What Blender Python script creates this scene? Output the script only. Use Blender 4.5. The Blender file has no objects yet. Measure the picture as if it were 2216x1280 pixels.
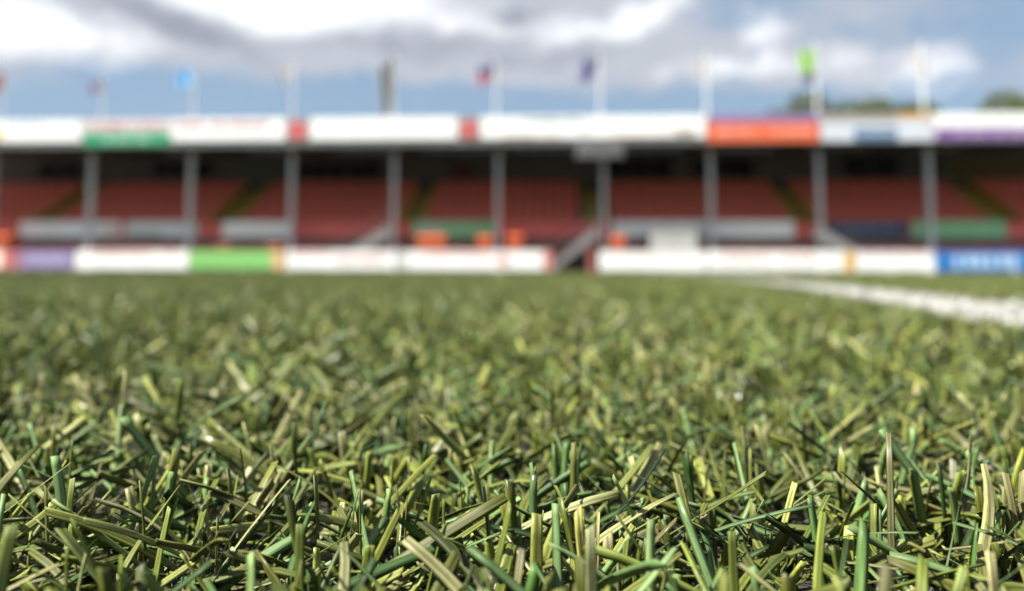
import bpy, bmesh, math, random
import numpy as np
from mathutils import Matrix, Vector

S = bpy.context.scene
COL = S.collection
rng = np.random.default_rng(11)
random.seed(5)
RAD = math.radians

# ------------------------------------------------------------------ camera
F_PX, IMG_W = 1770.0, 2216.0                       # focal length in photo pixels
PITCH, YAW, ROLL, CAM_Z = RAD(4.33), RAD(3.2), RAD(0.15), 0.062
cam = bpy.data.cameras.new('camera')
cam.sensor_width = 36.0
cam.lens = F_PX / IMG_W * 36.0
cam.shift_y = -187.0 / IMG_W
cam.clip_start, cam.clip_end = 0.004, 2000.0
cam.dof.use_dof = True
cam.dof.focus_distance = 0.150
cam.dof.aperture_fstop = cam.lens / 3.0            # a 3 mm wide aperture
camo = bpy.data.objects.new('camera', cam); COL.objects.link(camo)
Fw = Vector((0, math.cos(PITCH), math.sin(PITCH)))
Up = Vector((0, -math.sin(PITCH), math.cos(PITCH)))
Rt = Vector((1, 0, 0))
c_, s_ = math.cos(ROLL), math.sin(ROLL)
R2, U2 = Rt * c_ + Up * s_, Up * c_ - Rt * s_
m = Matrix((R2, U2, -Fw)).transposed()
camo.matrix_world = Matrix.Translation((0, 0, CAM_Z)) @ Matrix.Rotation(YAW, 4, 'Z') @ m.to_4x4()
S.camera = camo
CF = np.array([-math.sin(YAW), math.cos(YAW)])     # camera heading on the ground
CR = np.array([math.cos(YAW), math.sin(YAW)])

# ------------------------------------------------------------------ light and sky
SUN_EL, SUN_XY = RAD(55), Vector((-0.93, -0.37)).normalized()
sun_dir = Vector((SUN_XY.x * math.cos(SUN_EL), SUN_XY.y * math.cos(SUN_EL), math.sin(SUN_EL)))
sl = bpy.data.lights.new('sun', 'SUN'); sl.energy = 5.0; sl.angle = RAD(0.6); sl.color = (1.0, 0.955, 0.87)
so = bpy.data.objects.new('sun', sl); COL.objects.link(so)
so.rotation_euler = (-sun_dir).to_track_quat('-Z', 'Y').to_euler()
so.location = (0, 0, 40)

S.view_settings.view_transform = 'Standard'
S.view_settings.look = 'None'
S.view_settings.exposure = 1.72
S.view_settings.gamma = 1.0
S.cycles.use_denoising = True
S.cycles.sample_clamp_indirect = 6.0
S.cycles.max_bounces = 6
S.cycles.diffuse_bounces = 3
S.cycles.glossy_bounces = 3
S.cycles.transmission_bounces = 4
S.cycles.transparent_max_bounces = 6

world = bpy.data.worlds.new('World'); S.world = world; world.use_nodes = True
nt = world.node_tree; nt.nodes.clear()
N, Lk = nt.nodes.new, nt.links.new
def math_node(op, a, b=None, c=None):
    n = N('ShaderNodeMath'); n.operation = op
    for i, v in enumerate((a, b, c)):
        if v is None: continue
        if isinstance(v, (int, float)): n.inputs[i].default_value = v
        else: Lk(v, n.inputs[i])
    return n.outputs[0]
sky = N('ShaderNodeTexSky'); sky.sky_type = 'NISHITA'; sky.sun_disc = False
sky.sun_elevation = SUN_EL
sky.sun_rotation = math.atan2(SUN_XY.x, SUN_XY.y)
sky.air_density, sky.dust_density, sky.ozone_density = 1.0, 0.6, 2.0
tc = N('ShaderNodeTexCoord')
sep = N('ShaderNodeSeparateXYZ'); Lk(tc.outputs['Generated'], sep.inputs[0])
az = math_node('MULTIPLY', math_node('ARCTAN2', sep.outputs[0], sep.outputs[1]), 57.2958)
el = math_node('MULTIPLY', math_node('ARCSINE', sep.outputs[2]), 57.2958)
comb = N('ShaderNodeCombineXYZ'); Lk(az, comb.inputs[0]); Lk(el, comb.inputs[1])
# ragged edges: warp the (azimuth, elevation) plane with noise
wn = N('ShaderNodeTexNoise'); wn.inputs['Scale'].default_value = 0.22; wn.inputs['Detail'].default_value = 4
Lk(comb.outputs[0], wn.inputs['Vector'])
sub = N('ShaderNodeVectorMath'); sub.operation = 'SUBTRACT'; Lk(wn.outputs['Color'], sub.inputs[0]); sub.inputs[1].default_value = (.5, .5, .5)
scl = N('ShaderNodeVectorMath'); scl.operation = 'SCALE'; Lk(sub.outputs[0], scl.inputs[0]); scl.inputs['Scale'].default_value = 2.4
wv = N('ShaderNodeVectorMath'); Lk(comb.outputs[0], wv.inputs[0]); Lk(scl.outputs[0], wv.inputs[1])
def cloud_field(blobs, noise_scale, seed, amount, overhead):
    """soft banks of cloud in azimuth/elevation plus an even noise for the rest of the sky"""
    total = None
    for (a, e, ra, re, rot, w) in blobs:
        mp = N('ShaderNodeMapping'); mp.vector_type = 'TEXTURE'
        mp.inputs['Location'].default_value = (a, e, 0)
        mp.inputs['Rotation'].default_value = (0, 0, RAD(rot))
        mp.inputs['Scale'].default_value = (ra, re, 1)
        Lk(wv.outputs[0], mp.inputs['Vector'])
        g = N('ShaderNodeTexGradient'); g.gradient_type = 'SPHERICAL'
        Lk(mp.outputs[0], g.inputs[0])
        total = math_node('MULTIPLY', g.outputs['Fac'], w) if total is None else math_node('MULTIPLY_ADD', g.outputs['Fac'], w, total)
    mp = N('ShaderNodeMapping'); mp.inputs['Scale'].default_value = (noise_scale, noise_scale * 2.2, 1); mp.inputs['Location'].default_value = (seed, seed * .7, seed)
    Lk(wv.outputs[0], mp.inputs['Vector'])
    nz = N('ShaderNodeTexNoise'); nz.inputs['Scale'].default_value = 1; nz.inputs['Detail'].default_value = 5
    Lk(mp.outputs[0], nz.inputs['Vector'])
    hi = math_node('MULTIPLY', math_node('SUBTRACT', nz.outputs['Fac'], 0.5), amount)
    # away from the banks above, broken cloud goes on overhead, thickened out of view to lift ambient light
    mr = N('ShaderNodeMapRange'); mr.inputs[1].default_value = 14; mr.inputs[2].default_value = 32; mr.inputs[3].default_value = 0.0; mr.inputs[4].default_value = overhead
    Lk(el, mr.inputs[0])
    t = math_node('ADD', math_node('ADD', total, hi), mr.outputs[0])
    return t
def soft(v, lo, hi):
    mr = N('ShaderNodeMapRange'); mr.interpolation_type = 'SMOOTHSTEP'
    mr.inputs[1].default_value = lo; mr.inputs[2].default_value = hi; Lk(v, mr.inputs[0]); return mr.outputs[0]
# banks of cloud: azimuth, elevation, half sizes, tilt, weight (degrees)
PALE = [
    (-23.1, 16.1, 18.8, 4.2, 0, 1.3), (-8.4, 16.2, 18.8, 3.7, 0, 1.3), (-33.4, 16.2, 10.9, 4.2, 0, 1.0), (2.1, 15.6, 13.0, 3.7, 0, 1.2), (12.6, 14.0, 9.1, 2.6, 0, 1.0),
    (21.2, 12.9, 10.0, 2.4, 0, 0.8), (-5.2, 20.5, 27.3, 4.2, 0, 1.3), (-41.3, 13.3, 12.1, 4.5, 0, 1), (34.4, 11.6, 9.1, 2.6, 0, 0.8), (20, 16.6, 9, 2.6, 0, .5)]
DARK = [
    (-28.2, 16.3, 7.9, 1.3, -10, .8), (-23.4, 15.4, 7.9, 1.8, -15, .9), (-10.1, 15.5, 12.7, 1.5, -3, 1.0), (-2.5, 17.3, 3.9, 1.8, 0, 1.1), (-8.1, 18.0, 3.3, 1.3, 0, 0.8),
    (2.1, 14.9, 4.5, 1.3, 0, 0.7), (13.8, 14.9, 3.6, 0.6, 0, 0.5)]
WHITE_C = [
    (-35.6, 15.3, 4.5, 2.9, 0, 1.5), (-31.1, 14.2, 5.8, 2.3, 5, 1.5), (-20.2, 17.4, 8.2, 2.4, -5, 1.7), (-12.4, 18.4, 10.0, 2.3, 0, 1.4), (-6.1, 17.0, 7.0, 1.0, 0, 0.8),
    (6.2, 17.6, 4.2, 1.9, 25, 1.5), (1.4, 16.4, 5.8, 1.3, 0, 1.1), (14.1, 15.4, 3.3, 2.3, -40, 1.0), (11.3, 13.8, 6.1, 1.5, 0, 1.2), (19.0, 13.4, 3.9, 1.9, 0, 0.9),
    (24.0, 12.7, 3.8, 2.4, 0, 1.2), (-28.3, 19.2, 15.2, 2.9, 0, 1.2), (-3.5, 22.0, 15.2, 2.9, 0, 1.2), (-41.3, 13.8, 7.6, 2.9, 0, 1.3), (33.4, 12.0, 4.5, 1.9, 0, 1)]
pmask = soft(cloud_field(PALE, .16, 3.1, .5, .35), 0.05, 0.70)
dmask = soft(cloud_field(DARK, .34, 5.3, .9, .2), 0.10, 1.05)
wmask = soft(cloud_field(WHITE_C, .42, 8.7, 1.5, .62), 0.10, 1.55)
skyc = N('ShaderNodeVectorMath'); skyc.operation = 'SCALE'; Lk(sky.outputs[0], skyc.inputs[0]); skyc.inputs['Scale'].default_value = 0.077
def mix(fac, a, b):
    n = N('ShaderNodeMix'); n.data_type = 'RGBA'
    if isinstance(fac, float): n.inputs[0].default_value = fac
    else: Lk(fac, n.inputs[0])
    for sck, v in ((n.inputs[6], a), (n.inputs[7], b)):
        if isinstance(v, tuple): sck.default_value = v + (1,)
        else: Lk(v, sck)
    return n.outputs[2]
veil = mix(0.72, skyc.outputs[0], (0.152, 0.208, 0.274))         # thin high overcast between the clouds
c1 = mix(pmask, veil, (0.268, 0.285, 0.320))
c2 = mix(dmask, c1, (0.180, 0.193, 0.232))
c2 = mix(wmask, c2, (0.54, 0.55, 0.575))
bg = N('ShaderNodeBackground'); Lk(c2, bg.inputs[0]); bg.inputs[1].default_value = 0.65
wo = N('ShaderNodeOutputWorld'); Lk(bg.outputs[0], wo.inputs[0])

# ------------------------------------------------------------------ materials
def new_mat(name):
    mt = bpy.data.materials.new(name); mt.use_nodes = True
    return mt, mt.node_tree, mt.node_tree.nodes['Principled BSDF']
MATS = {}
def paint(name, col, rough=0.6, vary=0.12, scale=3.0, metallic=0.0, spec=0.4):
    if name in MATS: return MATS[name]
    mt, t, b = new_mat(name)
    tcn = t.nodes.new('ShaderNodeTexCoord')
    nz = t.nodes.new('ShaderNodeTexNoise'); nz.inputs['Scale'].default_value = scale; nz.inputs['Detail'].default_value = 6
    t.links.new(tcn.outputs['Object'], nz.inputs['Vector'])
    mr = t.nodes.new('ShaderNodeMapRange'); mr.inputs[1].default_value = .3; mr.inputs[2].default_value = .7
    mr.inputs[3].default_value = 1 - vary; mr.inputs[4].default_value = 1 + vary * .5
    t.links.new(nz.outputs['Fac'], mr.inputs[0])
    vm = t.nodes.new('ShaderNodeVectorMath'); vm.operation = 'SCALE'; vm.inputs[0].default_value = col
    t.links.new(mr.outputs[0], vm.inputs['Scale']); t.links.new(vm.outputs[0], b.inputs['Base Color'])
    b.inputs['Roughness'].default_value = rough; b.inputs['Metallic'].default_value = metallic
    b.inputs['Specular IOR Level'].default_value = spec
    MATS[name] = mt; return mt

def blade_material(name, white=False):
    mt, t, b = new_mat(name)
    nn, ll = t.nodes.new, t.links.new
    ac = nn('ShaderNodeAttribute'); ac.attribute_name = 'bcol'
    ab = nn('ShaderNodeAttribute'); ab.attribute_name = 'bl'        # across, along (cm), random
    mp = nn('ShaderNodeMapping'); mp.inputs['Scale'].default_value = (7, 1.3, 60); ll(ab.outputs['Vector'], mp.inputs['Vector'])
    nz = nn('ShaderNodeTexNoise'); nz.inputs['Scale'].default_value = 1.0; nz.inputs['Detail'].default_value = 5; ll(mp.outputs[0], nz.inputs['Vector'])
    mr = nn('ShaderNodeMapRange'); mr.inputs[1].default_value = .25; mr.inputs[2].default_value = .75; mr.inputs[3].default_value = .50; mr.inputs[4].default_value = 1.36
    ll(nz.outputs['Fac'], mr.inputs[0])
    vm = nn('ShaderNodeVectorMath'); vm.operation = 'SCALE'; ll(ac.outputs['Color'], vm.inputs[0]); ll(mr.outputs[0], vm.inputs['Scale'])
    # dust and dark rubber smears stuck to the fibre
    mp2 = nn('ShaderNodeMapping'); mp2.inputs['Scale'].default_value = (2.5, 3.2, 37); ll(ab.outputs['Vector'], mp2.inputs['Vector'])
    n2 = nn('ShaderNodeTexNoise'); n2.inputs['Scale'].default_value = 1.6; n2.inputs['Detail'].default_value = 6; n2.inputs['Roughness'].default_value = .65; ll(mp2.outputs[0], n2.inputs['Vector'])
    cr = nn('ShaderNodeMapRange'); cr.inputs[1].default_value = .56; cr.inputs[2].default_value = .78; cr.inputs[4].default_value = .0 if white else .75; ll(n2.outputs['Fac'], cr.inputs[0])
    mx = nn('ShaderNodeMix'); mx.data_type = 'RGBA'; ll(cr.outputs[0], mx.inputs[0]); ll(vm.outputs[0], mx.inputs[6]); mx.inputs[7].default_value = (.026, .025, .014, 1)
    ll(mx.outputs[2], b.inputs['Base Color'])
    b.inputs['Roughness'].default_value = .34
    b.inputs['Specular IOR Level'].default_value = .22
    rr = nn('ShaderNodeMapRange'); sx = nn('ShaderNodeSeparateXYZ'); ll(ab.outputs['Vector'], sx.inputs[0]); ll(sx.outputs[2], rr.inputs[0])
    rr.inputs[3].default_value = .26; rr.inputs[4].default_value = .62; ll(rr.outputs[0], b.inputs['Roughness'])
    bp = nn('ShaderNodeBump'); bp.inputs['Strength'].default_value = .35; bp.inputs['Distance'].default_value = .0002
    ll(nz.outputs['Fac'], bp.inputs['Height']); ll(bp.outputs[0], b.inputs['Normal'])
    tr = nn('ShaderNodeBsdfTranslucent'); ll(mx.outputs[2], tr.inputs['Color'])
    ms = nn('ShaderNodeMixShader'); ms.inputs[0].default_value = .08
    ll(b.outputs[0], ms.inputs[1]); ll(tr.outputs[0], ms.inputs[2])
    ll(ms.outputs[0], t.nodes['Material Output'].inputs['Surface'])
    return mt
M_BLADE = blade_material('turf_fibre')
M_WHITE = blade_material('white_fibre', True)

def infill_material():
    mt, t, b = new_mat('rubber_infill')
    nn, ll = t.nodes.new, t.links.new
    tcn = nn('ShaderNodeTexCoord')
    vo = nn('ShaderNodeTexVoronoi'); vo.inputs['Scale'].default_value = 700; ll(tcn.outputs['Object'], vo.inputs['Vector'])
    rmp = nn('ShaderNodeValToRGB')
    rmp.color_ramp.elements[0].color = (.008, .008, .009, 1); rmp.color_ramp.elements[1].color = (.05, .045, .03, 1)
    ll(vo.outputs['Color'], rmp.inputs[0]); ll(rmp.outputs[0], b.inputs['Base Color'])
    bp = nn('ShaderNodeBump'); bp.inputs['Distance'].default_value = .001; ll(vo.outputs['Distance'], bp.inputs['Height']); ll(bp.outputs[0], b.inputs['Normal'])
    b.inputs['Roughness'].default_value = .7
    return mt
M_INFILL = infill_material()

# ------------------------------------------------------------------ helpers
def tag(o, label=None, cat=None, group=None, kind=None):
    if label: o['label'] = label
    if cat: o['category'] = cat
    if group: o['group'] = group
    if kind: o['kind'] = kind
    return o
def empty(name, loc=(0, 0, 0)):
    o = bpy.data.objects.new(name, None); o.location = loc; o.empty_display_size = .2
    COL.objects.link(o); return o
def link(name, me, parent=None, loc=(0, 0, 0)):
    o = bpy.data.objects.new(name, me); COL.objects.link(o); o.location = loc
    if parent: o.parent = parent
    return o
class MB:
    """collects boxes, prisms and tubes; build() links them as one mesh object"""
    def __init__(s): s.bm = bmesh.new()
    def box(s, x0, x1, y0, y1, z0, z1, bev=0):
        v = [s.bm.verts.new(p) for p in ((x0, y0, z0), (x1, y0, z0), (x1, y1, z0), (x0, y1, z0), (x0, y0, z1), (x1, y0, z1), (x1, y1, z1), (x0, y1, z1))]
        fs = [s.bm.faces.new([v[i] for i in q]) for q in ((3, 2, 1, 0), (4, 5, 6, 7), (0, 1, 5, 4), (1, 2, 6, 5), (2, 3, 7, 6), (3, 0, 4, 7))]
        if bev:
            es = list({e for f in fs for e in f.edges})
            bmesh.ops.bevel(s.bm, geom=es, offset=bev, segments=2, affect='EDGES')
        return s
    def prism(s, pts, x0, x1):
        """closed outline in (y, z) pulled along x"""
        a = [s.bm.verts.new((x0, y, z)) for y, z in pts]; b = [s.bm.verts.new((x1, y, z)) for y, z in pts]
        s.bm.faces.new(a); s.bm.faces.new(b[::-1])
        for i in range(len(pts)):
            j = (i + 1) % len(pts); s.bm.faces.new((a[j], a[i], b[i], b[j]))
        return s
    def prism_y(s, pts, y0, y1):
        a = [s.bm.verts.new((x, y0, z)) for x, z in pts]; b = [s.bm.verts.new((x, y1, z)) for x, z in pts]
        s.bm.faces.new(a[::-1]); s.bm.faces.new(b)
        for i in range(len(pts)):
            j = (i + 1) % len(pts); s.bm.faces.new((a[i], a[j], b[j], b[i]))
        return s
    def tube(s, p0, p1, r0, r1=None, n=10):
        p0, p1 = Vector(p0), Vector(p1); r1 = r0 if r1 is None else r1
        q = (p1 - p0).to_track_quat('Z', 'Y')
        a, b = [], []
        for i in range(n):
            d = q @ Vector((math.cos(i * 2 * math.pi / n), math.sin(i * 2 * math.pi / n), 0))
            a.append(s.bm.verts.new(p0 + d * r0)); b.append(s.bm.verts.new(p1 + d * r1))
        for i in range(n):
            j = (i + 1) % n; s.bm.faces.new((a[i], a[j], b[j], b[i]))
        s.bm.faces.new(a[::-1]); s.bm.faces.new(b)
        return s
    def mesh(s, name, mat):
        bmesh.ops.recalc_face_normals(s.bm, faces=s.bm.faces[:])
        me = bpy.data.meshes.new(name); s.bm.to_mesh(me); s.bm.free(); me.materials.append(mat); return me
    def build(s, name, mat, parent=None, loc=(0, 0, 0)):
        return link(name, s.mesh(name, mat), parent, loc)

# ------------------------------------------------------------------ the ground
tag(MB().box(-400, 400, -60, 900, -.30, -.012).build('ground', paint('concrete', (.22, .21, .20), .9, .25, .6)), 'grey concrete ground round the pitch and under the stand', 'ground', kind='structure')
tag(MB().box(-60, 60, -40, 34.86, -.20, 0).build('pitch', M_INFILL), 'dark rubber infill bed of the artificial football pitch', 'pitch', kind='structure')

# ------------------------------------------------------------------ artificial grass
RIDGED = [(-.5, 0), (-.27, .17), (0, .05), (.27, .17), (.5, 0), (0, -.13)]
LENS = [(-.5, 0), (0, .10), (.5, 0), (0, -.08)]
STRIP = [(-.5, -.04), (0, .10), (.5, -.04)]

def blade_arrays(p, prof, closed, nseg):
    """p: dict of per-blade arrays -> verts, quads, caps, colours, 'bl' vectors"""
    n = len(p['L']); P = len(prof)
    s = np.linspace(0, 1, nseg + 1)
    th = p['tilt'][:, None] + p['curl'][:, None] * s ** 1.3
    a = p['az'][:, None] + p['azc'][:, None] * s
    T = np.stack([np.sin(th) * np.cos(a), np.sin(th) * np.sin(a), np.cos(th)], -1)
    step = (T[:, 1:] + T[:, :-1]) * .5 * (p['L'] / nseg)[:, None, None]
    C = np.concatenate([np.zeros((n, 1, 3)), np.cumsum(step, 1)], 1) + p['root'][:, None, :]
    C[..., 2] = np.maximum(C[..., 2], .0012)
    side = np.stack([-np.sin(a), np.cos(a), np.zeros_like(a)], -1)
    nrm = np.cross(T, side)
    rl = p['roll'][:, None] + p['twist'][:, None] * s
    Sd = side * np.cos(rl)[..., None] + nrm * np.sin(rl)[..., None]
    Nn = np.cross(T, Sd)
    wprof = (1 - .10 * np.abs(s - .5)) * (1 - .18 * s ** 4)
    W = p['W'][:, None] * wprof[None]
    ax = np.array([q[0] for q in prof]); bx = np.array([q[1] for q in prof])
    V = C[:, :, None, :] + Sd[:, :, None, :] * (W[:, :, None] * ax)[..., None] + Nn[:, :, None, :] * ((W * p['thick'][:, None])[:, :, None] * bx)[..., None]
    V[:, -1] += T[:, -1][:, None, :] * (p['slant'][:, None] * p['W'][:, None] * ax[None, :])[..., None]
    idx = np.arange(n * (nseg + 1) * P).reshape(n, nseg + 1, P)
    if closed:
        j0, j1 = np.arange(P), (np.arange(P) + 1) % P
    else:
        j0, j1 = np.arange(P - 1), np.arange(1, P)
    q = np.stack([idx[:, :-1][:, :, j0], idx[:, :-1][:, :, j1], idx[:, 1:][:, :, j1], idx[:, 1:][:, :, j0]], -1).reshape(-1, 4)
    caps = idx[:, -1] if closed else None
    # colour along the fibre: the tip is worn paler or bruised dark
    col = np.repeat(np.repeat(p['col'][:, None, None, :], nseg + 1, 1), P, 2)
    tipk = 1 + (p['tip'][:, None] * np.clip((s[None] - .72) / .28, 0, 1) ** 2)[..., None, None]
    col = col * tipk
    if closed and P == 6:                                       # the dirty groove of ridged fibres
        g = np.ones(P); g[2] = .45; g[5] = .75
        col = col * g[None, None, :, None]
    bl = np.zeros(V.shape); bl[..., 0] = ax; bl[..., 1] = (s[None, :, None] * p['L'][:, None, None]) * 100; bl[..., 2] = p['rnd'][:, None, None]
    return V.reshape(-1, 3), q, caps, col.reshape(-1, 3), bl.reshape(-1, 3)

def join_mesh(name, parts, mat, extra_points=None):
    vs, loops, tot, cols, bls, off = [], [], [], [], [], 0
    for (V, q, caps, col, bl) in parts:
        vs.append(V); cols.append(col); bls.append(bl)
        loops.append((q + off).ravel()); tot.append(np.full(len(q), 4))
        if caps is not None:
            loops.append((caps + off).ravel()); tot.append(np.full(len(caps), caps.shape[1]))
        off += len(V)
    tid = None
    if extra_points is not None:
        pts, ids, rot = extra_points
        vs.append(pts); cols.append(np.zeros((len(pts), 3))); bls.append(np.zeros((len(pts), 3)))
        tid = np.concatenate([np.zeros(off, int), ids]); trot = np.concatenate([np.zeros(off), rot])
    V = np.concatenate(vs); Lp = np.concatenate(loops); T = np.concatenate(tot)
    me = bpy.data.meshes.new(name)
    me.vertices.add(len(V)); me.vertices.foreach_set('co', V.astype(np.float32).ravel())
    me.loops.add(len(Lp)); me.loops.foreach_set('vertex_index', Lp.astype(np.int32))
    me.polygons.add(len(T)); me.polygons.foreach_set('loop_start', np.concatenate([[0], np.cumsum(T)[:-1]]).astype(np.int32))
    me.polygons.foreach_set('loop_total', T.astype(np.int32))
    ca = me.attributes.new('bcol', 'FLOAT_COLOR', 'POINT')
    c4 = np.ones((len(V), 4), np.float32); c4[:, :3] = np.concatenate(cols); ca.data.foreach_set('color', c4.ravel())
    ba = me.attributes.new('bl', 'FLOAT_VECTOR', 'POINT'); ba.data.foreach_set('vector', np.concatenate(bls).astype(np.float32).ravel())
    if tid is not None:
        ia = me.attributes.new('tile_id', 'INT', 'POINT'); ia.data.foreach_set('value', tid.astype(np.int32))
        ra = me.attributes.new('tile_rot', 'FLOAT', 'POINT'); ra.data.foreach_set('value', trot.astype(np.float32))
    me.materials.append(mat)
    me.update(calc_edges=True)
    return me

OLIVE = np.array([[.162, .184, .034], [.124, .150, .027], [.188, .204, .050], [.076, .100, .017], [.130, .148, .029]])
GREEN = np.array([[.088, .150, .048], [.112, .182, .066], [.050, .098, .024], [.122, .180, .058], [.032, .068, .016]])
STRAW = np.array([[.300, .295, .130], [.250, .250, .098]])

def tuft_params(cx, cy, per, gen, lean_bias=0.0):
    """blades of tufts rooted at (cx, cy); per blades each"""
    k = len(cx); n = k * per
    tx, ty = np.repeat(cx, per), np.repeat(cy, per)
    taz = np.repeat(gen.uniform(0, 2 * np.pi, k), per)
    ttilt = np.repeat(np.abs(gen.normal(.46, .36, k)), per); tl = np.repeat(gen.uniform(.72, 1.22, k), per)
    kind = gen.random(n)
    up = kind < .37
    flat = ~up
    az = taz + gen.normal(0, .9, n); az = np.where(flat, gen.uniform(0, 2 * np.pi, n), az)
    tilt = np.where(up, np.clip(ttilt + gen.normal(0, .30, n), 0, 1.2), gen.uniform(.85, 1.5, n))
    curl = np.where(up, gen.normal(.04, .15, n), gen.uniform(-.12, .45, n))
    L = np.where(up, gen.uniform(.012, .022, n), gen.uniform(.013, .030, n))
    L = np.where(up, L * tl, L); L = np.where(up & (gen.random(n) < .06), L * 1.3, L)
    rz = np.where(up, .001, gen.uniform(.001, .0095, n))
    sp = np.where(up, .0024, .0052)
    root = np.stack([tx + gen.normal(0, 1, n) * sp, ty + gen.normal(0, 1, n) * sp, rz], -1)
    g = gen.random(n)
    green = np.where(up, g < .22, g < .38)
    wire = gen.random(n) < .10
    straw = (~green) & (gen.random(n) < .22)
    col = OLIVE[gen.integers(0, len(OLIVE), n)]
    col = np.where(green[:, None], GREEN[gen.integers(0, len(GREEN), n)], col)
    col = np.where(straw[:, None], STRAW[gen.integers(0, len(STRAW), n)], col)
    col = np.where((wire & green)[:, None], col * .6, col)
    col = np.clip(col * (.72 * np.exp(gen.normal(0, .34, n)) * np.repeat(gen.uniform(.82, 1.15, k), per))[:, None] * (1 + gen.normal(0, .03, (n, 3))), .006, .34)
    W = np.where(green, gen.uniform(.0011, .0022, n), gen.uniform(.0014, .0025, n))
    W = np.where(wire, gen.uniform(.0006, .0009, n), W)
    return dict(root=root, az=az, tilt=tilt, curl=curl, azc=gen.normal(0, .35, n), L=L, W=W, roll=gen.normal(0, .7, n), twist=gen.normal(0, .5, n),
                slant=gen.normal(0, .35, n), thick=np.where(green, gen.uniform(.35, .8, n), gen.uniform(.5, 1.1, n)) * np.where(wire, 2.2, 1),
                col=col, tip=np.where(gen.random(n) < .3, gen.uniform(-.55, 0, n), gen.uniform(0, .35, n)), rnd=gen.random(n), green=green | wire)
def pick(p, mask): return {k: v[mask] for k, v in p.items()}

# --- the wide, very slightly bowed white line worked into the turf
CRAD, CW = 60.0, .072
CC = CR * (.755 - .977 * CRAD) + CF * (1.85 + .212 * CRAD)
def ring_dist(x, y): return np.abs(np.hypot(x - CC[0], y - CC[1]) - CRAD)

CELL = .25
def cell_tufts(x0, y0, spacing, gen):
    k = max(1, int(round(CELL / spacing)))
    ii, jj = np.meshgrid(np.arange(k), np.arange(k))
    cx = x0 + (ii.ravel() + gen.uniform(0, 1, k * k)) * CELL / k
    cy = y0 + (jj.ravel() + gen.uniform(0, 1, k * k)) * CELL / k
    return cx, cy
near_cells, ring_cells, tile_pts = [], [], []
for iy in range(-8, 139):
    y0 = iy * CELL
    half = int((.86 * max(y0, 0) + 2.5) / CELL)
    for ix in range(-half - int(.06 * max(y0, 0) / CELL), half):
        x0 = ix * CELL
        xm, ym = x0 + CELL / 2, y0 + CELL / 2
        lat = xm * CR[0] + ym * CR[1]; d = xm * CF[0] + ym * CF[1]
        if -.2 < d < .95 and abs(lat) < .72 * max(d, 0) + .24: near_cells.append((x0, y0, d))
        elif ring_dist(xm, ym) < CW + .178 and d < 20: ring_cells.append((x0, y0, d))
        else: tile_pts.append((xm, ym))
grass_parts, white_parts = [], []
def add_cells(cells, spacing, per, clip_frustum):
    cxs, cys = zip(*[cell_tufts(x0, y0, spacing, rng) for x0, y0, d in cells])
    cx, cy = np.concatenate(cxs), np.concatenate(cys)
    p = tuft_params(cx, cy, per, rng)
    rx, ry = p['root'][:, 0], p['root'][:, 1]
    d = rx * CF[0] + ry * CF[1]; lat = rx * CR[0] + ry * CR[1]
    on = ring_dist(rx, ry) < CW
    fine = (d < .33) & (d > .04) & (np.abs(lat) < .70 * d + .035)
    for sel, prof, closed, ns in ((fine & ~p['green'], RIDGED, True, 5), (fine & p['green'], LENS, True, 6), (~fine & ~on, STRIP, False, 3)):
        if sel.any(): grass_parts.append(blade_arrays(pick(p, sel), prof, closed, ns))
    if on.any():
        w = pick(p, on); w['col'] = np.array([.46, .455, .435]) * rng.uniform(.75, 1.08, on.sum())[:, None]
        w['W'] = w['W'] * 1.15
        white_parts.append(blade_arrays(w, STRIP, False, 3))
add_cells(near_cells, .0132, 10, True)
add_cells([c for c in ring_cells if c[2] < 3.5], .0132, 11, False)
add_cells([c for c in ring_cells if c[2] >= 3.5], .016, 8, False)

# --- repeated square tiles for the turf farther off
tiles = []
for k in range(4):
    g2 = np.random.default_rng(100 + k)
    cx, cy = cell_tufts(-CELL / 2, -CELL / 2, .0132, g2)
    p = tuft_params(cx, cy, 10, g2)
    tiles.append(bpy.data.objects.new('turf_tile', join_mesh('turf_tile', [blade_arrays(p, STRIP, False, 3)], M_BLADE)))
tp = np.array([(x, y, 0.0) for x, y in tile_pts])
gme = join_mesh('artificial_grass', grass_parts, M_BLADE, (tp, rng.integers(1, 5, len(tp)), rng.integers(0, 4, len(tp)) * math.pi / 2))
grass = tag(link('artificial_grass', gme), 'olive and green artificial grass fibres covering the football pitch', 'artificial grass', kind='stuff')
ng = bpy.data.node_groups.new('turf_tiles', 'GeometryNodeTree')
ng.interface.new_socket('Geometry', in_out='INPUT', socket_type='NodeSocketGeometry')
ng.interface.new_socket('Geometry', in_out='OUTPUT', socket_type='NodeSocketGeometry')
gi, go = ng.nodes.new('NodeGroupInput'), ng.nodes.new('NodeGroupOutput')
ida = ng.nodes.new('GeometryNodeInputNamedAttribute'); ida.data_type = 'INT'; ida.inputs[0].default_value = 'tile_id'
roa = ng.nodes.new('GeometryNodeInputNamedAttribute'); roa.data_type = 'FLOAT'; roa.inputs[0].default_value = 'tile_rot'
cmp_ = ng.nodes.new('FunctionNodeCompare'); cmp_.data_type = 'INT'; cmp_.operation = 'GREATER_THAN'
ng.links.new(ida.outputs['Attribute'], cmp_.inputs[2]); cmp_.inputs[3].default_value = 0
sepg = ng.nodes.new('GeometryNodeSeparateGeometry'); sepg.domain = 'POINT'
ng.links.new(gi.outputs[0], sepg.inputs['Geometry']); ng.links.new(cmp_.outputs[0], sepg.inputs['Selection'])
jt = ng.nodes.new('GeometryNodeJoinGeometry')
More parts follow.
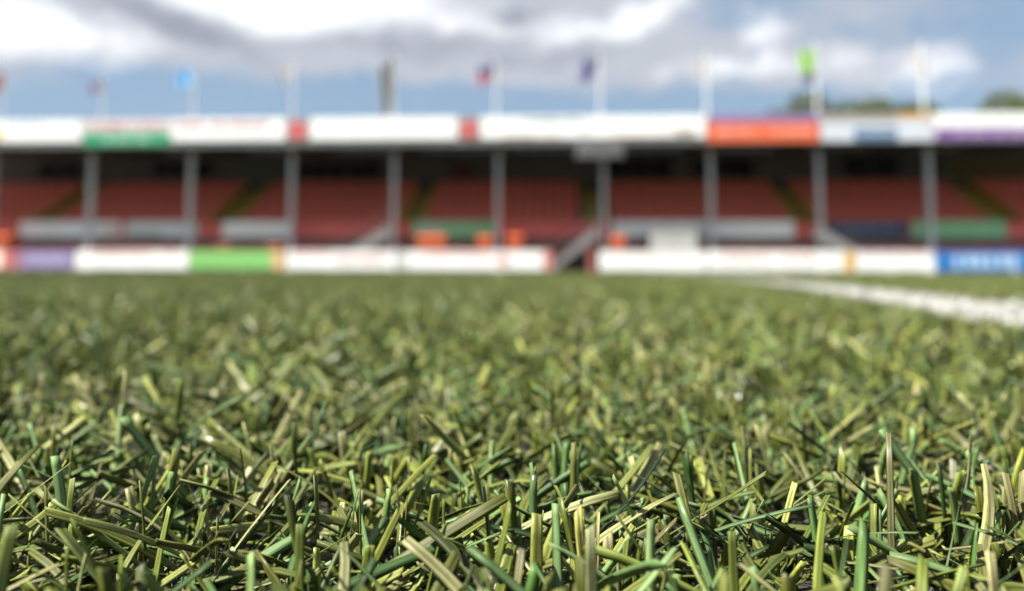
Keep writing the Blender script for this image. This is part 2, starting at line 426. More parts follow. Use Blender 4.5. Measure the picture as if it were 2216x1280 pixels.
for t_ in tiles:
    oi = ng.nodes.new('GeometryNodeObjectInfo'); oi.inputs['Object'].default_value = t_; oi.inputs['As Instance'].default_value = True
    ng.links.new(oi.outputs['Geometry'], jt.inputs[0])
iop = ng.nodes.new('GeometryNodeInstanceOnPoints'); iop.inputs['Pick Instance'].default_value = True
ng.links.new(sepg.outputs['Selection'], iop.inputs['Points']); ng.links.new(jt.outputs[0], iop.inputs['Instance'])
sb = ng.nodes.new('ShaderNodeMath'); sb.operation = 'SUBTRACT'; sb.inputs[1].default_value = 1
ng.links.new(ida.outputs['Attribute'], sb.inputs[0]); ng.links.new(sb.outputs[0], iop.inputs['Instance Index'])
cx_ = ng.nodes.new('ShaderNodeCombineXYZ'); ng.links.new(roa.outputs['Attribute'], cx_.inputs[2]); ng.links.new(cx_.outputs[0], iop.inputs['Rotation'])
jo = ng.nodes.new('GeometryNodeJoinGeometry')
ng.links.new(sepg.outputs['Inverted'], jo.inputs[0]); ng.links.new(iop.outputs[0], jo.inputs[0]); ng.links.new(jo.outputs[0], go.inputs[0])
md = grass.modifiers.new('turf_tiles', 'NODES'); md.node_group = ng
tag(link('pitch_line', join_mesh('pitch_line', white_parts, M_WHITE)), 'white line of fibres running through the green turf', 'pitch line', kind='structure')

# --- the 300 fibres that show largest, in and just before the focus, each an object of its own
hero = []
g3 = np.random.default_rng(77)
HV = 60
for k in range(HV):
    p = tuft_params(np.zeros(1), np.zeros(1), 1, g3)
    grn = k % 10 in (2, 5, 8)
    p['green'][:] = grn
    p['root'][:] = (0, 0, 0); p['az'][:] = 0
    if grn:
        p['col'][:] = GREEN[g3.integers(0, 4)] * g3.uniform(.9, 1.35); p['W'][:] = g3.uniform(.0013, .0024); p['thick'][:] = .45
        p['tilt'][:] = g3.uniform(.2, 1.1); p['curl'][:] = g3.uniform(-.1, .3); p['L'][:] = g3.uniform(.014, .026)
    else:
        p['col'][:] = OLIVE[g3.integers(0, 5)] * g3.uniform(.85, 1.5); p['W'][:] = g3.uniform(.0014, .0024); p['thick'][:] = g3.uniform(.8, 1.35)
        p['tilt'][:] = min(1.3, abs(g3.normal(.6, .42))); p['curl'][:] = g3.normal(.03, .12); p['L'][:] = g3.uniform(.012, .022)
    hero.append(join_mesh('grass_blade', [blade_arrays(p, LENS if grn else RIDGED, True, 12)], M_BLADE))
cells_h = [(u, v) for u in np.linspace(-.62, .62, 25) for v in np.linspace(0, 1, 12)]
for i, (u, v) in enumerate(cells_h):
    d = .098 + .125 * (v + g3.uniform(-.04, .04)) ** 1.15
    lat = (u + g3.uniform(-.028, .028)) * d
    q = CR * lat + CF * d
    b = link('grass_blade', hero[g3.integers(0, HV)], grass, (q[0], q[1], g3.uniform(.001, .005)))
    b.rotation_euler.z = g3.uniform(0, 2 * math.pi); sc = g3.uniform(.85, 1.15); b.scale = (sc, sc, sc)

# --- crumbs of black rubber between the fibres
ng_ = 5200
dd = np.sqrt(g3.uniform(.05 ** 2, .36 ** 2, ng_)); ll_ = g3.uniform(-.68, .68, ng_) * dd
pos = CR[None] * ll_[:, None] + CF[None] * dd[:, None]
octa = np.array([(1, 0, 0), (0, 1, 0), (-1, 0, 0), (0, -1, 0), (0, 0, 1), (0, 0, -1)], float)
of = np.array([(0, 1, 4), (1, 2, 4), (2, 3, 4), (3, 0, 4), (1, 0, 5), (2, 1, 5), (3, 2, 5), (0, 3, 5)])
V = octa[None] * g3.uniform(.0004, .0011, (ng_, 1, 1)) * g3.uniform(.5, 1.3, (ng_, 6, 1)) + g3.normal(0, .00015, (ng_, 6, 3))
V[..., 0] += pos[:, 0][:, None]; V[..., 1] += pos[:, 1][:, None]; V[..., 2] += g3.uniform(.0006, .006, ng_)[:, None]
gm = bpy.data.meshes.new('rubber_granules')
gm.from_pydata(V.reshape(-1, 3).tolist(), [], (of[None] + (np.arange(ng_) * 6)[:, None, None]).reshape(-1, 3).tolist())
gm.materials.append(paint('rubber', (.014, .013, .015), .55, .3, 900))
tag(link('rubber_granules', gm), 'black rubber granules scattered between the grass fibres', 'rubber granules', kind='stuff')

# ------------------------------------------------------------------ the grandstand
CONC = paint('stand_concrete', (.20, .19, .18), .9, .25, 1.2)
STEEL = paint('grey_steel', (.60, .58, .57), .55, .12, 2)
DARKWALL = paint('dark_cladding', (.12, .113, .105), .8, .2, 1.5)
SEATRED = paint('red_plastic', (.82, .15, .075), .45, .12, 4)
WALLRED = paint('red_wall_paint', (.60, .12, .10), .6, .15, 1.5)
YELLOW = paint('yellow_step_paint', (.74, .47, .02), .7, .2, 3)
GLASS = paint('dark_glass', (.012, .014, .016), .12, .1, 1, spec=.6)
X0, X1 = -33.0, 28.0
stand = tag(empty('grandstand', (0, 38, 0)), 'long low grandstand with red seats under a flat roof on grey columns', 'grandstand')
def part(mb, name, mat, parent=stand):
    o = mb.build(name, mat, parent)
    o.matrix_parent_inverse = Matrix.Translation((-0.0, -38, 0)) if parent is stand else Matrix.Identity(4)
    return o
ROWS, RY, RZ, Y_R, Z_R = 8, .66, .33, 38.3, 1.75
AISLES = [-25.4, -16.3, -7.0, 1.85, 11.5, 20.8]
pts = [(Y_R, 0)]
for r in range(ROWS):
    pts += [(Y_R + r * RY, Z_R + r * RZ), (Y_R + (r + 1) * RY, Z_R + r * RZ)]
pts += [(Y_R + ROWS * RY, 0)]
part(MB().prism(pts, X0, X1), 'terrace', CONC)
part(MB().box(X0, X1, 37.72, 37.92, 0, 1.58), 'front_wall_base', paint('dark_base', (.10, .092, .085), .85, .25, 1.3))
part(MB().box(X0, X1, 37.70, 37.90, 1.583, 2.30), 'front_wall', WALLRED)
part(MB().box(X0, X1, 37.60, 37.697, 1.02, 1.16), 'kick_rail', WALLRED)
for x in AISLES:
    mbA = MB()
    for r in range(ROWS):
        for h in range(2):
            mbA.box(x - .55, x + .55, Y_R + r * RY + h * RY / 2 + .01, Y_R + r * RY + (h + 1) * RY / 2, Z_R + r * RZ - .1, Z_R + r * RZ + .004 + h * RZ / 2)
    part(mbA, 'aisle_stair', YELLOW)
    for sx in (-.5, .5):  # rails added to brighten the dark aisle gaps with yellow
        mbr = MB(); ya, za, yz, zz = Y_R + .2, Z_R, Y_R + ROWS * RY - .2, Z_R + (ROWS - 1) * RZ
        for h in (.35, .75): mbr.tube((x + sx, ya, za + h), (x + sx, yz, zz + h), .04)
        for t in (0, .25, .5, .75, 1): mbr.tube((x + sx, ya + (yz - ya) * t, za + (zz - za) * t - .1), (x + sx, ya + (yz - ya) * t, za + (zz - za) * t + .75), .03)
        part(mbr, 'aisle_fill_rail', paint('yellow_rail', (.80, .58, .02), .5))
yb = Y_R + ROWS * RY + .35
part(MB().box(X0, X1, yb, yb + .3, 0, 6.6), 'back_wall', DARKWALL)
for (a, b_, z0, z1) in ((-12.6 - 2.2, -12.6 + 1.2, 5.05, 5.95), (-11.5, -9.6, 5.05, 5.95), (2.6, 6.1, 4.95, 6.05), (7.2, 10.4, 4.95, 6.05), (15.1, 18.0, 4.95, 6.1), (-22.4, -19.0, 5.2, 6.0), (-29, -26.5, 5.1, 6.0), (19.2, 20.0, 5.0, 6.0)):
    w_ = part(MB().box(a, b_, yb - .05, yb - .002, z0, z1), 'window', GLASS)
    nmu = max(2, int((b_ - a) / 1.1))
    for k in range(nmu + 1):
        xx = a + (b_ - a) * k / nmu
        mu = MB().box(xx - .03, xx + .03, yb - .075, yb - .052, z0, z1).build('mullion', DARKWALL, w_)
for (a, b_, z0, z1, c, nm) in ((-5.8, -4.4, 5.2, 5.7, (.11, .012, .01), 'maroon_print'), (20.6, 25.5, 5.0, 5.95, (.13, .10, .01), 'ochre_print'), (-17.6, -15.3, 4.9, 5.8, (.10, .11, .10), 'grey_print')):
    part(MB().box(a, b_, yb - .03, yb - .002, z0, z1), 'wall_panel', paint(nm, c, .7))
roof = part(MB().prism([(35.80, 5.66), (35.80, 5.90), (yb + .9, 6.98), (yb + .9, 6.74)], X0 - .5, X1 + .5), 'roof', paint('roof_sheet', (.17, .165, .155), .7, .2, 1))
for k in range(13):
    xx = -31.38 + 4.78 * k
    MB().prism([(36.2, 5.40), (36.2, 5.70), (yb - .03, 6.78), (yb - .03, 6.45)], xx - .1, xx + .1).build('roof_beam', paint('dark_steel', (.10, .10, .10), .6), stand).matrix_parent_inverse = Matrix.Translation((0, -38, 0))
part(MB().box(X0 - .5, X1 + .5, 35.66, 35.78, 5.65, 5.875), 'roof_edge_beam', paint('edge_beam', (.50, .50, .47), .6))
part(MB().box(X0 - .5, X1 + .5, 35.69, 35.77, 5.879, 6.80), 'fascia_frame', STEEL)
for k in range(13):
    xx = -31.38 + 4.78 * k
    if X0 < xx < X1:
        mbp = MB().box(xx - .085, xx + .085, 36.85, 36.88, 0, 5.55).box(xx - .085, xx + .085, 37.12, 37.15, 0, 5.55).box(xx - .03, xx + .03, 36.883, 37.117, 0, 5.55)
        mbp.box(xx - .24, xx + .24, 36.78, 37.22, -.05, .05)
        mbp.box(xx - .24, xx + .24, 36.78, 37.22, 5.552, 5.60)
        part(mbp, 'column', STEEL)
# seats: a folded plastic shell with backrest
def seat_mesh():
    mb = MB()
    mb.prism([(-.20, .40), (-.20, .43), (.14, .41), (.16, .78), (.19, .78), (.19, .38), (.16, .365)], -.21, .21)
    mb.box(-.03, .03, .0, .17, .0, .37)
    return mb.mesh('seat', SEATRED)
sm = seat_mesh()
spots = []
for r in range(ROWS):
    xx = X0 + .3
    while xx < X1 - .2:
        if all(abs(xx - a) > .60 for a in AISLES): spots.append((xx, Y_R + r * RY + .40, Z_R + r * RZ, r))
        xx += .5
vis = [s_ for s_ in spots if abs(s_[0] + 2.4) < 25]
vis = [s_ for s_ in vis if s_[3] >= 1][:300]
for (x, y, z, r) in vis:
    link('seat', sm, stand, (x, y - 38, z))
vset = set(vis)
rest = [s_ for s_ in spots if s_ not in vset]
sv = np.array([v.co[:] for v in sm.vertices]); sf = [tuple(p.vertices) for p in sm.polygons]
av, af = [], []
for k, (x, y, z, r) in enumerate(rest):
    av.append(sv + np.array([x, y - 38, z])); af += [tuple(i + k * len(sv) for i in f) for f in sf]
rm = bpy.data.meshes.new('seat_rows'); rm.from_pydata(np.concatenate(av).tolist(), [], af); rm.materials.append(SEATRED)
tag(link('seat_rows', rm, stand), kind='stuff')

# ------------------------------------------------------------------ boards, banners and panels
WHITE = (.84, .84, .82)
def marks(x0, x1, z0, z1, y, n, seed):
    """unreadable lettering: uneven upright strokes in a row"""
    r = random.Random(seed); mb = MB(); x = x0
    w = (x1 - x0) / n
    for k in range(n):
        if r.random() > .16: mb.box(x + w * .12, x + w * r.uniform(.55, .88), y - .006, y - .001, z0 + (z1 - z0) * r.uniform(0, .2), z1 - (z1 - z0) * r.uniform(0, .2))
        x += w
    return mb
def panel(name, label, cat, group, x0, x1, y, z0, z1, col, cname, bands=(), letters=(), depth=.05, frame=None):
    xm = (x0 + x1) / 2
    root = tag(empty(name, (xm, y, z0)), label, cat, group)
    inv = Matrix.Translation((-xm, -y, -z0))
    def add(mb, nm, mt):
        o = mb.build(nm, mt, root); o.matrix_parent_inverse = inv; return o
    add(MB().box(x0 + .02, x1 - .02, y, y + depth, z0, z1, .008), 'sheet', paint(cname, col, .5, .06, 1.5))
    if frame:
        mb = MB()
        for xx in (x0 + .15, (x0 + x1) / 2, x1 - .15):
            mb.prism([(y + depth + .002, -.005), (y + depth + .002, z1 - .08), (y + depth + .06, z1 - .08), (y + depth + .45, .04), (y + depth + .45, -.005)], xx - .02, xx + .02)
        add(mb, 'support', STEEL)
    for (a, b_, c0, c1, colr, cn) in bands:
        add(MB().box(a, b_, y - .004, y - .001, c0, c1), 'printed_band', paint(cn, colr, .5, .06, 1.5))
    for (a, b_, c0, c1, n, colr, cn) in letters:
        if n > 8: tag(add(marks(a, b_, c0, c1, y - .004, n, a), 'lettering', paint(cn, colr, .5, .05)), kind='stuff')
        else:
            for k in range(n):
                w_ = (b_ - a) / n
                add(MB().box(a + w_ * (k + .1), a + w_ * (k + (.62, .85, .74)[k % 3]), y - .008, y - .005, c0 + (c1 - c0) * (.0, .12, .05)[k % 3], c1), 'letter_stroke', paint(cn, colr, .5, .05))
    return root
RED, PINK, ORANGE, GREENP = (.55, .04, .035), (.62, .25, .24), (.72, .13, .05), (.03, .30, .15)
fz0, fz1, fy = 5.885, 6.86, 35.60
FG = 'advertising panels along the roof edge'
def fascia(label, x0, x1, col, cname, bands=(), letters=(), z0=fz0): return panel('fascia_panel', label, 'panel', FG, x0, x1, fy, z0, fz1, col, cname, bands, letters)
fascia('white roof-edge panel with a yellow end and pale grey lettering', -29.6, -21.55, WHITE, 'white_board', [(-26.4, -25.35, 5.9, 6.5, (.75, .50, .06), 'yellow_print')], [(-25.2, -23.4, 6.58, 6.8, 14, (.45, .47, .5), 'grey_ink')])
fascia('roof-edge panel with a green lower half and red lettering above', -21.5, -17.45, (.62, .57, .56), 'pale_board', [(-21.47, -17.48, 5.68, 6.28, GREENP, 'green_print')], [(-21.2, -17.7, 6.38, 6.66, 22, RED, 'red_ink'), (-20.7, -18.4, 5.80, 6.08, 12, (.45, .6, .5), 'mint_ink')], z0=5.67)
fascia('white roof-edge panel with a long row of red lettering, next to the green-bottomed panel', -17.4, -12.15, WHITE, 'white_board', [], [(-17.2, -12.9, 6.42, 6.72, 30, RED, 'red_ink')])
fascia('small square red emblem panel beside the long row of red lettering', -12.1, -11.1, (.30, .29, .29), 'emblem_grey', [(-11.98, -11.22, 5.95, 6.66, RED, 'red_print')], [(-11.8, -11.4, 6.2, 6.4, 3, (.7, .5, .5), 'rose_ink')])
fascia('long plain white roof-edge panel between the two red emblems', -11.05, -4.4, WHITE, 'white_board')
fascia('small square red emblem panel next to the white panel with grey lettering', -4.35, -3.45, (.30, .29, .29), 'emblem_grey', [(-4.26, -3.54, 5.95, 6.66, RED, 'red_print')], [(-4.1, -3.7, 6.2, 6.4, 3, (.7, .5, .5), 'rose_ink')])
fascia('white roof-edge panel with grey lettering along its top', -3.4, 1.15, WHITE, 'white_board', [], [(-1.6, .9, 6.55, 6.80, 14, (.30, .33, .40), 'slate_ink'), (-2.4, 0, 5.92, 6.02, 18, PINK, 'pink_ink')])
fascia('white roof-edge panel above the hanging grey box with a brown mark at one end', 1.2, 6.45, WHITE, 'white_board', [], [(2.3, 5.0, 5.90, 6.0, 22, PINK, 'pink_ink'), (5.1, 6.0, 5.9, 6.25, 6, (.30, .2, .17), 'brown_ink')])
fascia('orange-red roof-edge panel with a purple strip on top', 6.5, 11.3, ORANGE, 'orange_board', [(6.53, 11.27, 6.52, 6.85, (.22, .18, .36), 'purple_print')], [(6.9, 8.7, 5.95, 6.25, 10, (.8, .42, .34), 'salmon_ink'), (9.2, 11.0, 5.95, 6.25, 10, (.8, .42, .34), 'salmon_ink')], z0=5.67)
fascia('pale blue roof-edge panel with a steel-blue middle and an orange corner', 11.35, 16.05, (.56, .60, .66), 'bluish_board', [(12.75, 14.55, 5.69, 6.25, (.10, .17, .28), 'steel_print'), (14.6, 16.0, 6.62, 6.85, (.62, .33, .08), 'amber_print'), (11.4, 14.55, 6.52, 6.85, (.33, .29, .26), 'taupe_print')], [(13.0, 14.4, 5.9, 6.1, 8, (.4, .48, .56), 'sky_ink')], z0=5.67)
fascia('roof-edge panel with a white top and a purple lower half', 16.1, 25.5, WHITE, 'white_board', [(16.13, 25.4, 5.69, 6.22, (.20, .11, .29), 'violet_print')], [(17.0, 21.5, 5.85, 6.05, 20, (.5, .42, .56), 'lilac_ink')], z0=5.67)

BG_ = 'advertising boards along the edge of the pitch'
def board(label, x0, x1, col, cname, bands=(), letters=()): return panel('perimeter_board', label, 'advertising board', BG_, x0, x1, 35.0, .11, .93, col, cname, bands, letters, frame=True)
board('white pitch-side board with orange end next to the lilac board', -29.5, -24.25, WHITE, 'white_board', [(-24.6, -24.28, .115, .92, ORANGE, 'orange_print')])
board('lilac pitch-side board with a slanting darker stripe', -24.2, -21.3, (.26, .22, .40), 'lilac_board', [(-24.1, -23.7, .115, .92, (.40, .14, .16), 'wine_print')], [(-23.4, -21.6, .3, .7, 7, (.40, .36, .52), 'pale_lilac_ink')])
board('white pitch-side board with rose lettering between the lilac and green boards', -21.25, -16.15, WHITE, 'white_board', [], [(-20.6, -16.8, .72, .90, 16, PINK, 'pink_ink')])
board('light green pitch-side board with an orange end', -16.1, -11.85, (.22, .50, .15), 'green_board', [(-12.4, -11.88, .115, .92, (.66, .42, .22), 'peach_print')])
board('white pitch-side board with rose lettering touching the green board', -11.8, -6.95, WHITE, 'white_board', [], [(-9.6, -7.2, .35, .80, 10, (.72, .42, .42), 'rose2_ink'), (-11.5, -9.8, .74, .9, 8, PINK, 'pink_ink')])
board('white pitch-side board ending in red at the player entrance', -6.9, -.2, WHITE, 'white_board', [(-.62, -.23, .115, .92, (.55, .20, .17), 'brick_print'), (-6.85, -6.4, .115, .92, (.60, .60, .58), 'pearl_print')], [(-5.8, -2.2, .70, .88, 14, PINK, 'pink_ink'), (-2.6, -2.1, .2, .7, 2, PINK, 'pink_ink')])
board('plain white pitch-side board in front of the white cabinet', 1.75, 6.25, WHITE, 'white_board', [], [(2.2, 5.8, .78, .9, 12, (.62, .56, .52), 'sand_ink')])
board('white pitch-side board with scattered rose marks and a gold end', 6.3, 12.4, WHITE, 'white_board', [(11.98, 12.37, .115, .92, (.66, .36, .04), 'gold_print')], [(6.9, 11.4, .45, .85, 9, (.74, .52, .50), 'rose3_ink')])
board('white pitch-side board between the gold end and the blue board', 12.45, 15.6, WHITE, 'white_board', [(12.6, 15.5, 0.74, .91, (.66, .56, .56), 'blush_print')])
board('blue pitch-side board with large pale blue letters', 15.65, 22.5, (.03, .17, .46), 'blue_board', [], [(16.4, 19.1, .2, .78, 6, (.42, .58, .76), 'pale_blue_ink'), (19.5, 22.0, .2, .78, 5, (.42, .58, .76), 'pale_blue_ink')])

BN = 'banners hung on the front wall of the stand'
def banner(label, x0, x1, col, cname, letters=()): return panel('wall_banner', label, 'banner', BN, x0, x1, 37.60, 1.60, 2.36, col, cname, (), letters, depth=.03)
GW = (.74, .74, .70)
banner('pale grey banner on the stand wall above the lilac pitch-side board', -25.65, -20.7, GW, 'offwhite_cloth', [(-21.4, -20.8, 1.7, 2.1, 3, PINK, 'pink_ink')])
banner('grey banner with dark lettering on the stand wall', -20.45, -16.9, (.55, .56, .54), 'grey_cloth', [(-20.2, -18.6, 1.65, 1.85, 7, (.12, .13, .12), 'black_ink')])
banner('short pale grey banner on the stand wall above the green pitch-side board', -15.75, -12.3, GW, 'offwhite_cloth')
banner('green banner with a pale patch, behind the orange bins', -6.75, -2.7, (.22, .46, .24), 'green_cloth', [(-6.4, -5.3, 1.75, 2.15, 4, (.5, .55, .47), 'sage_ink')])
banner('long off-white banner on the stand wall behind the white cabinet', 2.45, 10.7, GW, 'offwhite_cloth', [(6.4, 6.9, 1.7, 2.2, 2, (.4, .4, .42), 'grey2_ink')])
banner('dark navy banner with faint lettering next to a green banner', 12.15, 15.75, (.05, .06, .10), 'navy_cloth', [(12.8, 15.2, 2.0, 2.2, 12, (.25, .22, .30), 'dusk_ink')])
banner('plain green banner on the stand wall next to the navy one', 15.85, 20.0, (.16, .36, .19), 'green_cloth')

# ------------------------------------------------------------------ stairs from the stand to the pitch
def stair(label, xt, xb, zt):
    """flight along the wall from (xt, zt) down to xb on the ground"""
    root = tag(empty('access_stair', ((xt + xb) / 2, 36.6, 0)), label, 'staircase', 'stairs from the stand down to the pitch')
    inv = Matrix.Translation((-(xt + xb) / 2, -36.6, 0))
    sg = 1 if xb > xt else -1
    def add(mb, nm, mt):
        o = mb.build(nm, mt, root); o.matrix_parent_inverse = inv
    n = 9
    for k in range(n):
        x = xt + (xb - xt) * (k + .5) / n; z = zt * (1 - (k + .5) / n)
        w = abs(xb - xt) / n
        add(MB().box(x - w * .55, x + w * .55, 36.25, 36.8, z - .04, z), 'step', STEEL)
    for yy in (36.2, 36.81):
        add(MB().prism_y([(xt, zt - .30), (xt, zt + .28), (xb, .30), (xb, 0)][::sg], yy, yy + .04), 'stringer', paint('galvanised', (.20, .20, .195), .5, .12, 2, .0))
        mb = MB()
        mb.tube((xt, yy + .02, zt + .85), (xb, yy + .02, .80), .014)
        for t in (0, .5, 1): mb.tube((xt + (xb - xt) * t, yy + .02, zt * (1 - t)), (xt + (xb - xt) * t, yy + .02, zt * (1 - t) + .83), .012)
        add(mb, 'handrail', paint('dark_steel', (.10, .10, .10), .6))
stair('grey steel stair at the player entrance between two white boards', 1.75, -.3, 1.85)
stair('grey steel stair rising from behind the white board with rose lettering', -7.6, -10.4, 1.85)
stair('grey steel stair rising beside the navy banner', 11.3, 14.2, 1.80)
g = tag(MB().box(-.10, 1.68, 37.62, 37.695, .0, 1.0).build('dark_opening_sheet', paint('opening_black', (.02, .022, .022), .5, .2, 2)), 'flat black sheet standing for the dark opening at the player entrance', 'opening')  # black sheet stands in for the shade inside the open entrance
post = tag(empty('gate_post', (1.45, 35.1, 0)), 'short red post at the player entrance beside the plain white board', 'post')
for (mb, nm) in ((MB().box(-.14, .14, -.10, .10, 0, .98, .02), 'shaft'), (MB().box(-.17, .17, -.13, .13, .982, 1.03, .015), 'cap')):
    mb.build(nm, paint('brick_red', (.32, .10, .085), .7), post)

# ------------------------------------------------------------------ orange bins, cabinet, hanging box
OR = paint('orange_plastic', (.46, .085, .025), .45, .1, 3)
OR2 = paint('faded_orange', (.26, .075, .04), .6, .15, 3)
def bin_(label, x, y, w, h, group, OR=OR):
    root = tag(empty('orange_bin', (x, y, 0)), label, 'bin', group)
    mb = MB()
    vb = [mb.bm.verts.new((sx * w * .40, sy * w * .40, .09)) for sx, sy in ((-1, -1), (1, -1), (1, 1), (-1, 1))]
    vt = [mb.bm.verts.new((sx * w * .5, sy * w * .5, h * .88)) for sx, sy in ((-1, -1), (1, -1), (1, 1), (-1, 1))]
    mb.bm.faces.new(vb[::-1]); mb.bm.faces.new(vt)
    for i in range(4): mb.bm.faces.new((vb[i], vb[(i + 1) % 4], vt[(i + 1) % 4], vt[i]))
    bmesh.ops.bevel(mb.bm, geom=mb.bm.edges[:], offset=.03, segments=2, affect='EDGES')
    mb.build('body', OR, root)
    MB().prism([(-w * .54, h * .885), (-w * .54, h * .93), (-w * .2, h), (w * .3, h), (w * .54, h * .93), (w * .54, h * .885)], -w * .53, w * .53).build('lid', OR, root)
    for sx in (-1, 1): MB().tube((sx * w * .42, w * .36, .11), (sx * w * .36, w * .36, .11), .11, n=14).build('wheel', paint('black_rubber', (.02, .02, .02), .7), root)
    MB().tube((-w * .4, w * .58, h * .9), (w * .4, w * .58, h * .9), .018).build('handle', OR, root)
BINS = 'orange bins behind the pitch-side boards'
bin_('orange wheeled bin of the touching pair, on the side toward the green banner\'s pale patch', -5.87, 36.0, .60, 1.62, BINS)
bin_('orange wheeled bin of the touching pair, on the side toward the single bin', -5.26, 36.0, .60, 1.62, BINS)
bin_('single orange wheeled bin below the end of the green banner', -3.2, 36.0, .60, 1.58, BINS)
bin_('orange wheeled bin below the bare red wall by the entrance stair', -1.88, 36.0, .62, 1.64, BINS)
bin_('orange wheeled bin between the entrance stair and the white cabinet', 2.64, 36.0, .58, 1.58, BINS)
bin_('orange wheeled bin behind the white board with an orange end', -25.2, 36.0, .95, 1.66, BINS)
bin_('low faded orange bin below the short pale grey banner', -14.9, 36.0, .55, 1.18, BINS, OR2)
bin_('low faded orange bin beside the light green board\'s orange end', -12.6, 36.0, .6, 1.22, BINS, OR2)
cb = tag(empty('white_cabinet', (5.1, 36.3, 0)), 'boxy white cabinet standing behind the plain white board', 'cabinet')
WC = paint('cabinet_white', (.42, .42, .39), .5)
MB().box(-1.0, 1.0, -.3, .35, .08, 1.86, .02).build('body', WC, cb)
MB().box(-1.05, 1.05, -.36, .40, 1.863, 1.93, .01).build('top', WC, cb)
MB().box(-.96, .96, -.26, .31, 0, .078).build('plinth', STEEL, cb)
for sx in (-1, 1):
    dr = MB().box(min(sx * .02, sx * .95), max(sx * .02, sx * .95), -.325, -.303, .14, 1.8, .005).build('door', WC, cb)
    MB().box(sx * .09 - .015, sx * .09 + .015, -.36, -.327, .9, 1.1).build('handle', STEEL, dr)
hb = tag(empty('hanging_box', (1.85, 35.5, 5.55)), 'grey rectangular box hanging under the roof edge at a column', 'sign box')
MB().box(-1.02, 1.02, -.14, .14, -.60, -.06, .02).build('case', paint('box_grey', (.15, .15, .145), .5), hb)
MB().box(-.92, .92, -.155, -.142, -.52, -.14).build('face', paint('box_face', (.13, .13, .13), .4), hb)
for sx in (-.8, .8): MB().box(sx - .03, sx + .03, -.02, .22, -.058, .02).build('bracket', STEEL, hb)

# ------------------------------------------------------------------ flagpoles
def flag_mesh(w, h, cols, seed, lean):
    """limp cloth hung beside the pole: gathered folds, ragged lower edge"""
    r = random.Random(seed); nx, nz = 18, 22
    ph = r.uniform(0, 6)
    vs, fs, mi = [], [], []
    for j in range(nz + 1):
        t = j / nz
        for i in range(nx + 1):
            u = i / nx
            x = -u * w * (1 - .25 * t) - lean * t * w
            y = .10 * w * math.sin(u * 11 + ph + t * 1.3) * (.3 + .7 * u)
            z = -t * h - u * .22 * h * (1 - .3 * math.sin(u * 5 + ph))
            vs.append((x, y, z))
    for j in range(nz):
        for i in range(nx):
            a = j * (nx + 1) + i; fs.append((a, a + 1, a + nx + 2, a + nx + 1)); mi.append(min(len(cols) - 1, int(j / nz * len(cols))))
    me = bpy.data.meshes.new('flag'); me.from_pydata(vs, [], fs)
    for c in cols: me.materials.append(c)
    for p, k in zip(me.polygons, mi): p.material_index = k; p.use_smooth = True
    return me
cl = lambda n, c: paint('flag_' + n, c, .85, .08, 5)
FLAGS = [
    (-25.5, 'white flagpole with a limp maroon flag', [cl('maroon', (.30, .10, .10))], .75, .85, .0, 9.25),
    (-20.75, 'white flagpole with a small dull lilac flag', [cl('lilac', (.24, .22, .32))], .75, .62, .0, 8.85),
    (-16.5, 'white flagpole with a light blue flag', [cl('skyblue', (.10, .34, .66)), cl('skyblue2', (.22, .46, .72))], .85, .72, .1, 9.2),
    (-11.9, 'white flagpole with a limp white flag beside the red emblem panel', [cl('cream', (.42, .40, .40))], .6, .6, .0, 9.3),
    (-7.3, 'flagpole with a long narrow dark grey flag', [cl('charcoal', (.15, .155, .15))], .66, 2.35, .0, 9.75),
    (-2.7, 'white flagpole with a navy and red flag', [cl('navy', (.11, .11, .22)), cl('crimson', (.45, .13, .16))], .8, .8, .25, 9.35),
    (1.9, 'white flagpole with a drooping dark navy flag', [cl('navy', (.11, .11, .22))], .8, 1.0, .35, 9.6),
    (6.55, 'white flagpole with a white flag over the orange-red panel\'s end', [cl('cream', (.42, .40, .40))], .4, .9, .0, 9.6),
    (11.3, 'white flagpole with a bright green flag that is dark at the bottom', [cl('lime', (.24, .45, .10)), cl('lime', (.24, .45, .10)), cl('umber', (.10, .10, .15))], .70, 1.45, .0, 9.95),
    (15.8, 'white flagpole with a white flag over the orange-cornered panel', [cl('white', (.52, .52, .51))], .55, 1.1, -.6, 9.9)]
POLE = paint('pole_white', (.60, .61, .62), .4)
for k, (x, lab, cols, w, h, lean, top) in enumerate(FLAGS):
    r_ = tag(empty('flagpole', (x, 35.84, 6.0)), lab, 'flagpole', 'flagpoles on the roof edge')
    MB().tube((0, 0, 0), (0, 0, top - 6), .06, .045, 12).build('pole', POLE, r_)
    MB().tube((0, 0, top - 6), (0, 0, top - 5.95), .05, .06, 12).tube((0, 0, top - 5.95), (0, 0, top - 5.88), .06, .012, 12).build('finial', POLE, r_)
    MB().box(-.07, .07, -.055, .11, -.12, .02).build('base_bracket', STEEL, r_)
    link('flag', flag_mesh(w, h, cols, k + 3, lean), r_, (-.06, 0, top - 6.06))

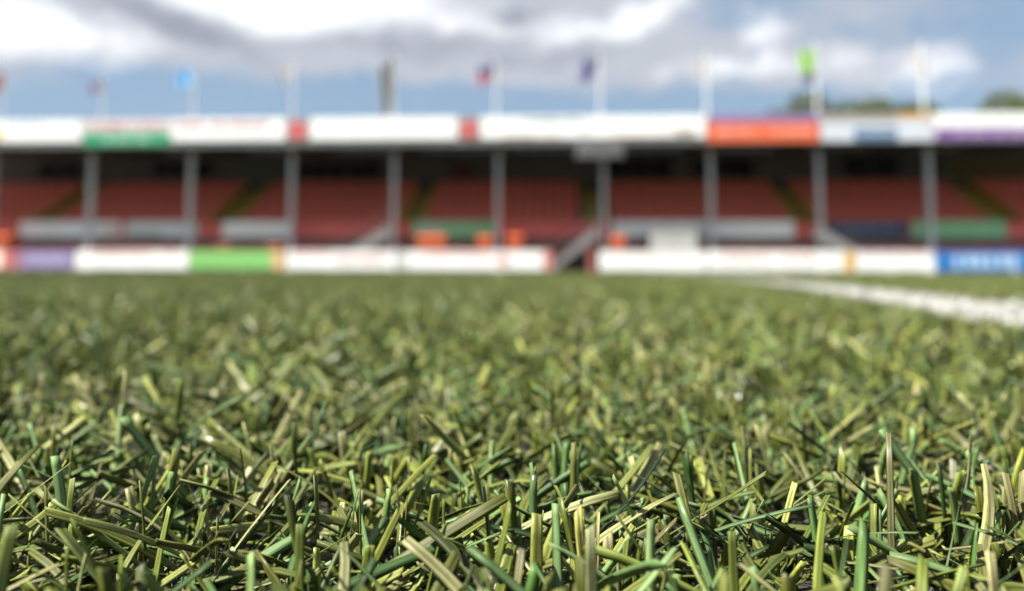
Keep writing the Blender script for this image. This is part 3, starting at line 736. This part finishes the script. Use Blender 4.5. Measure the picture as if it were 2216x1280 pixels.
# ------------------------------------------------------------------ trees beyond the stand
def leaf_mat(name, col):
    mt, t, b = new_mat(name)
    oi = t.nodes.new('ShaderNodeNewGeometry')
    hs = t.nodes.new('ShaderNodeHueSaturation'); hs.inputs['Color'].default_value = col + (1,)
    mr = t.nodes.new('ShaderNodeMapRange'); mr.inputs[3].default_value = .6; mr.inputs[4].default_value = 1.35
    t.links.new(oi.outputs['Random Per Island'], mr.inputs[0]); t.links.new(mr.outputs[0], hs.inputs['Value']); t.links.new(hs.outputs[0], b.inputs['Base Color'])
    b.inputs['Roughness'].default_value = .6
    tr = t.nodes.new('ShaderNodeBsdfTranslucent'); t.links.new(hs.outputs[0], tr.inputs['Color'])
    ms = t.nodes.new('ShaderNodeMixShader'); ms.inputs[0].default_value = .25
    t.links.new(b.outputs[0], ms.inputs[1]); t.links.new(tr.outputs[0], ms.inputs[2]); t.links.new(ms.outputs[0], t.nodes['Material Output'].inputs['Surface'])
    return mt
LEAF = leaf_mat('leaf_green', (.062, .080, .017))
BARK = paint('bark', (.10, .08, .06), .9, .3, 4)
def tree(label, x, y, top, half, seed, n=6500):
    r = np.random.default_rng(seed)
    root = tag(empty('broadleaf_tree', (x, y, 0)), label, 'tree', 'trees beyond the stand')
    mb = MB(); hh = top * .55
    mb.tube((0, 0, -.1), (.2, 0, hh), .42, .25, 10)
    clumps = []
    for k in range(16):
        a = k * 2.4; rr = half * r.uniform(.25, .82); zz = top * r.uniform(.52, .9) - (rr / half) ** 2 * top * .10
        e = (rr * math.cos(a), rr * math.sin(a), zz); clumps.append(e)
        mb.tube((.1, 0, hh * r.uniform(.55, 1)), e, .13, .03, 6)
    clumps.append((0, 0, top * .9))
    mb.build('trunk', BARK, root)
    cs = np.array(clumps)[r.integers(0, len(clumps), n)]
    dv = r.normal(0, 1, (n, 3)); dv /= np.linalg.norm(dv, axis=1)[:, None]
    P = cs + dv * (r.uniform(.3, 1, n) ** .5)[:, None] * np.array([half * .30, half * .30, half * .22])
    P[:, 2] = np.minimum(P[:, 2], top)
    u = r.normal(0, 1, (n, 3)); u /= np.linalg.norm(u, axis=1)[:, None]
    w = np.cross(u, r.normal(0, 1, (n, 3))); w /= np.linalg.norm(w, axis=1)[:, None]
    s = r.uniform(.14, .30, n)[:, None]
    V = np.stack([P - u * s, P + w * s * .5, P + u * s, P - w * s * .5], 1).reshape(-1, 3)
    me = bpy.data.meshes.new('crown'); me.from_pydata(V.tolist(), [], np.arange(4 * n).reshape(-1, 4).tolist()); me.materials.append(LEAF)
    link('crown', me, root)
tree('broad green tree rising beside the green flag', 22.8, 75, 16.7, 6.6, 1, 9500)
tree('lower green tree beyond the pale blue panel', 29.0, 76, 16.4, 6.2, 2, 9000)
tree('green tree beyond the panel with a purple lower half', 40.0, 75, 16.6, 6.6, 3, 9000)
tree('small green tree between two taller ones beyond the stand', 34.2, 79, 16.0, 4.0, 4)
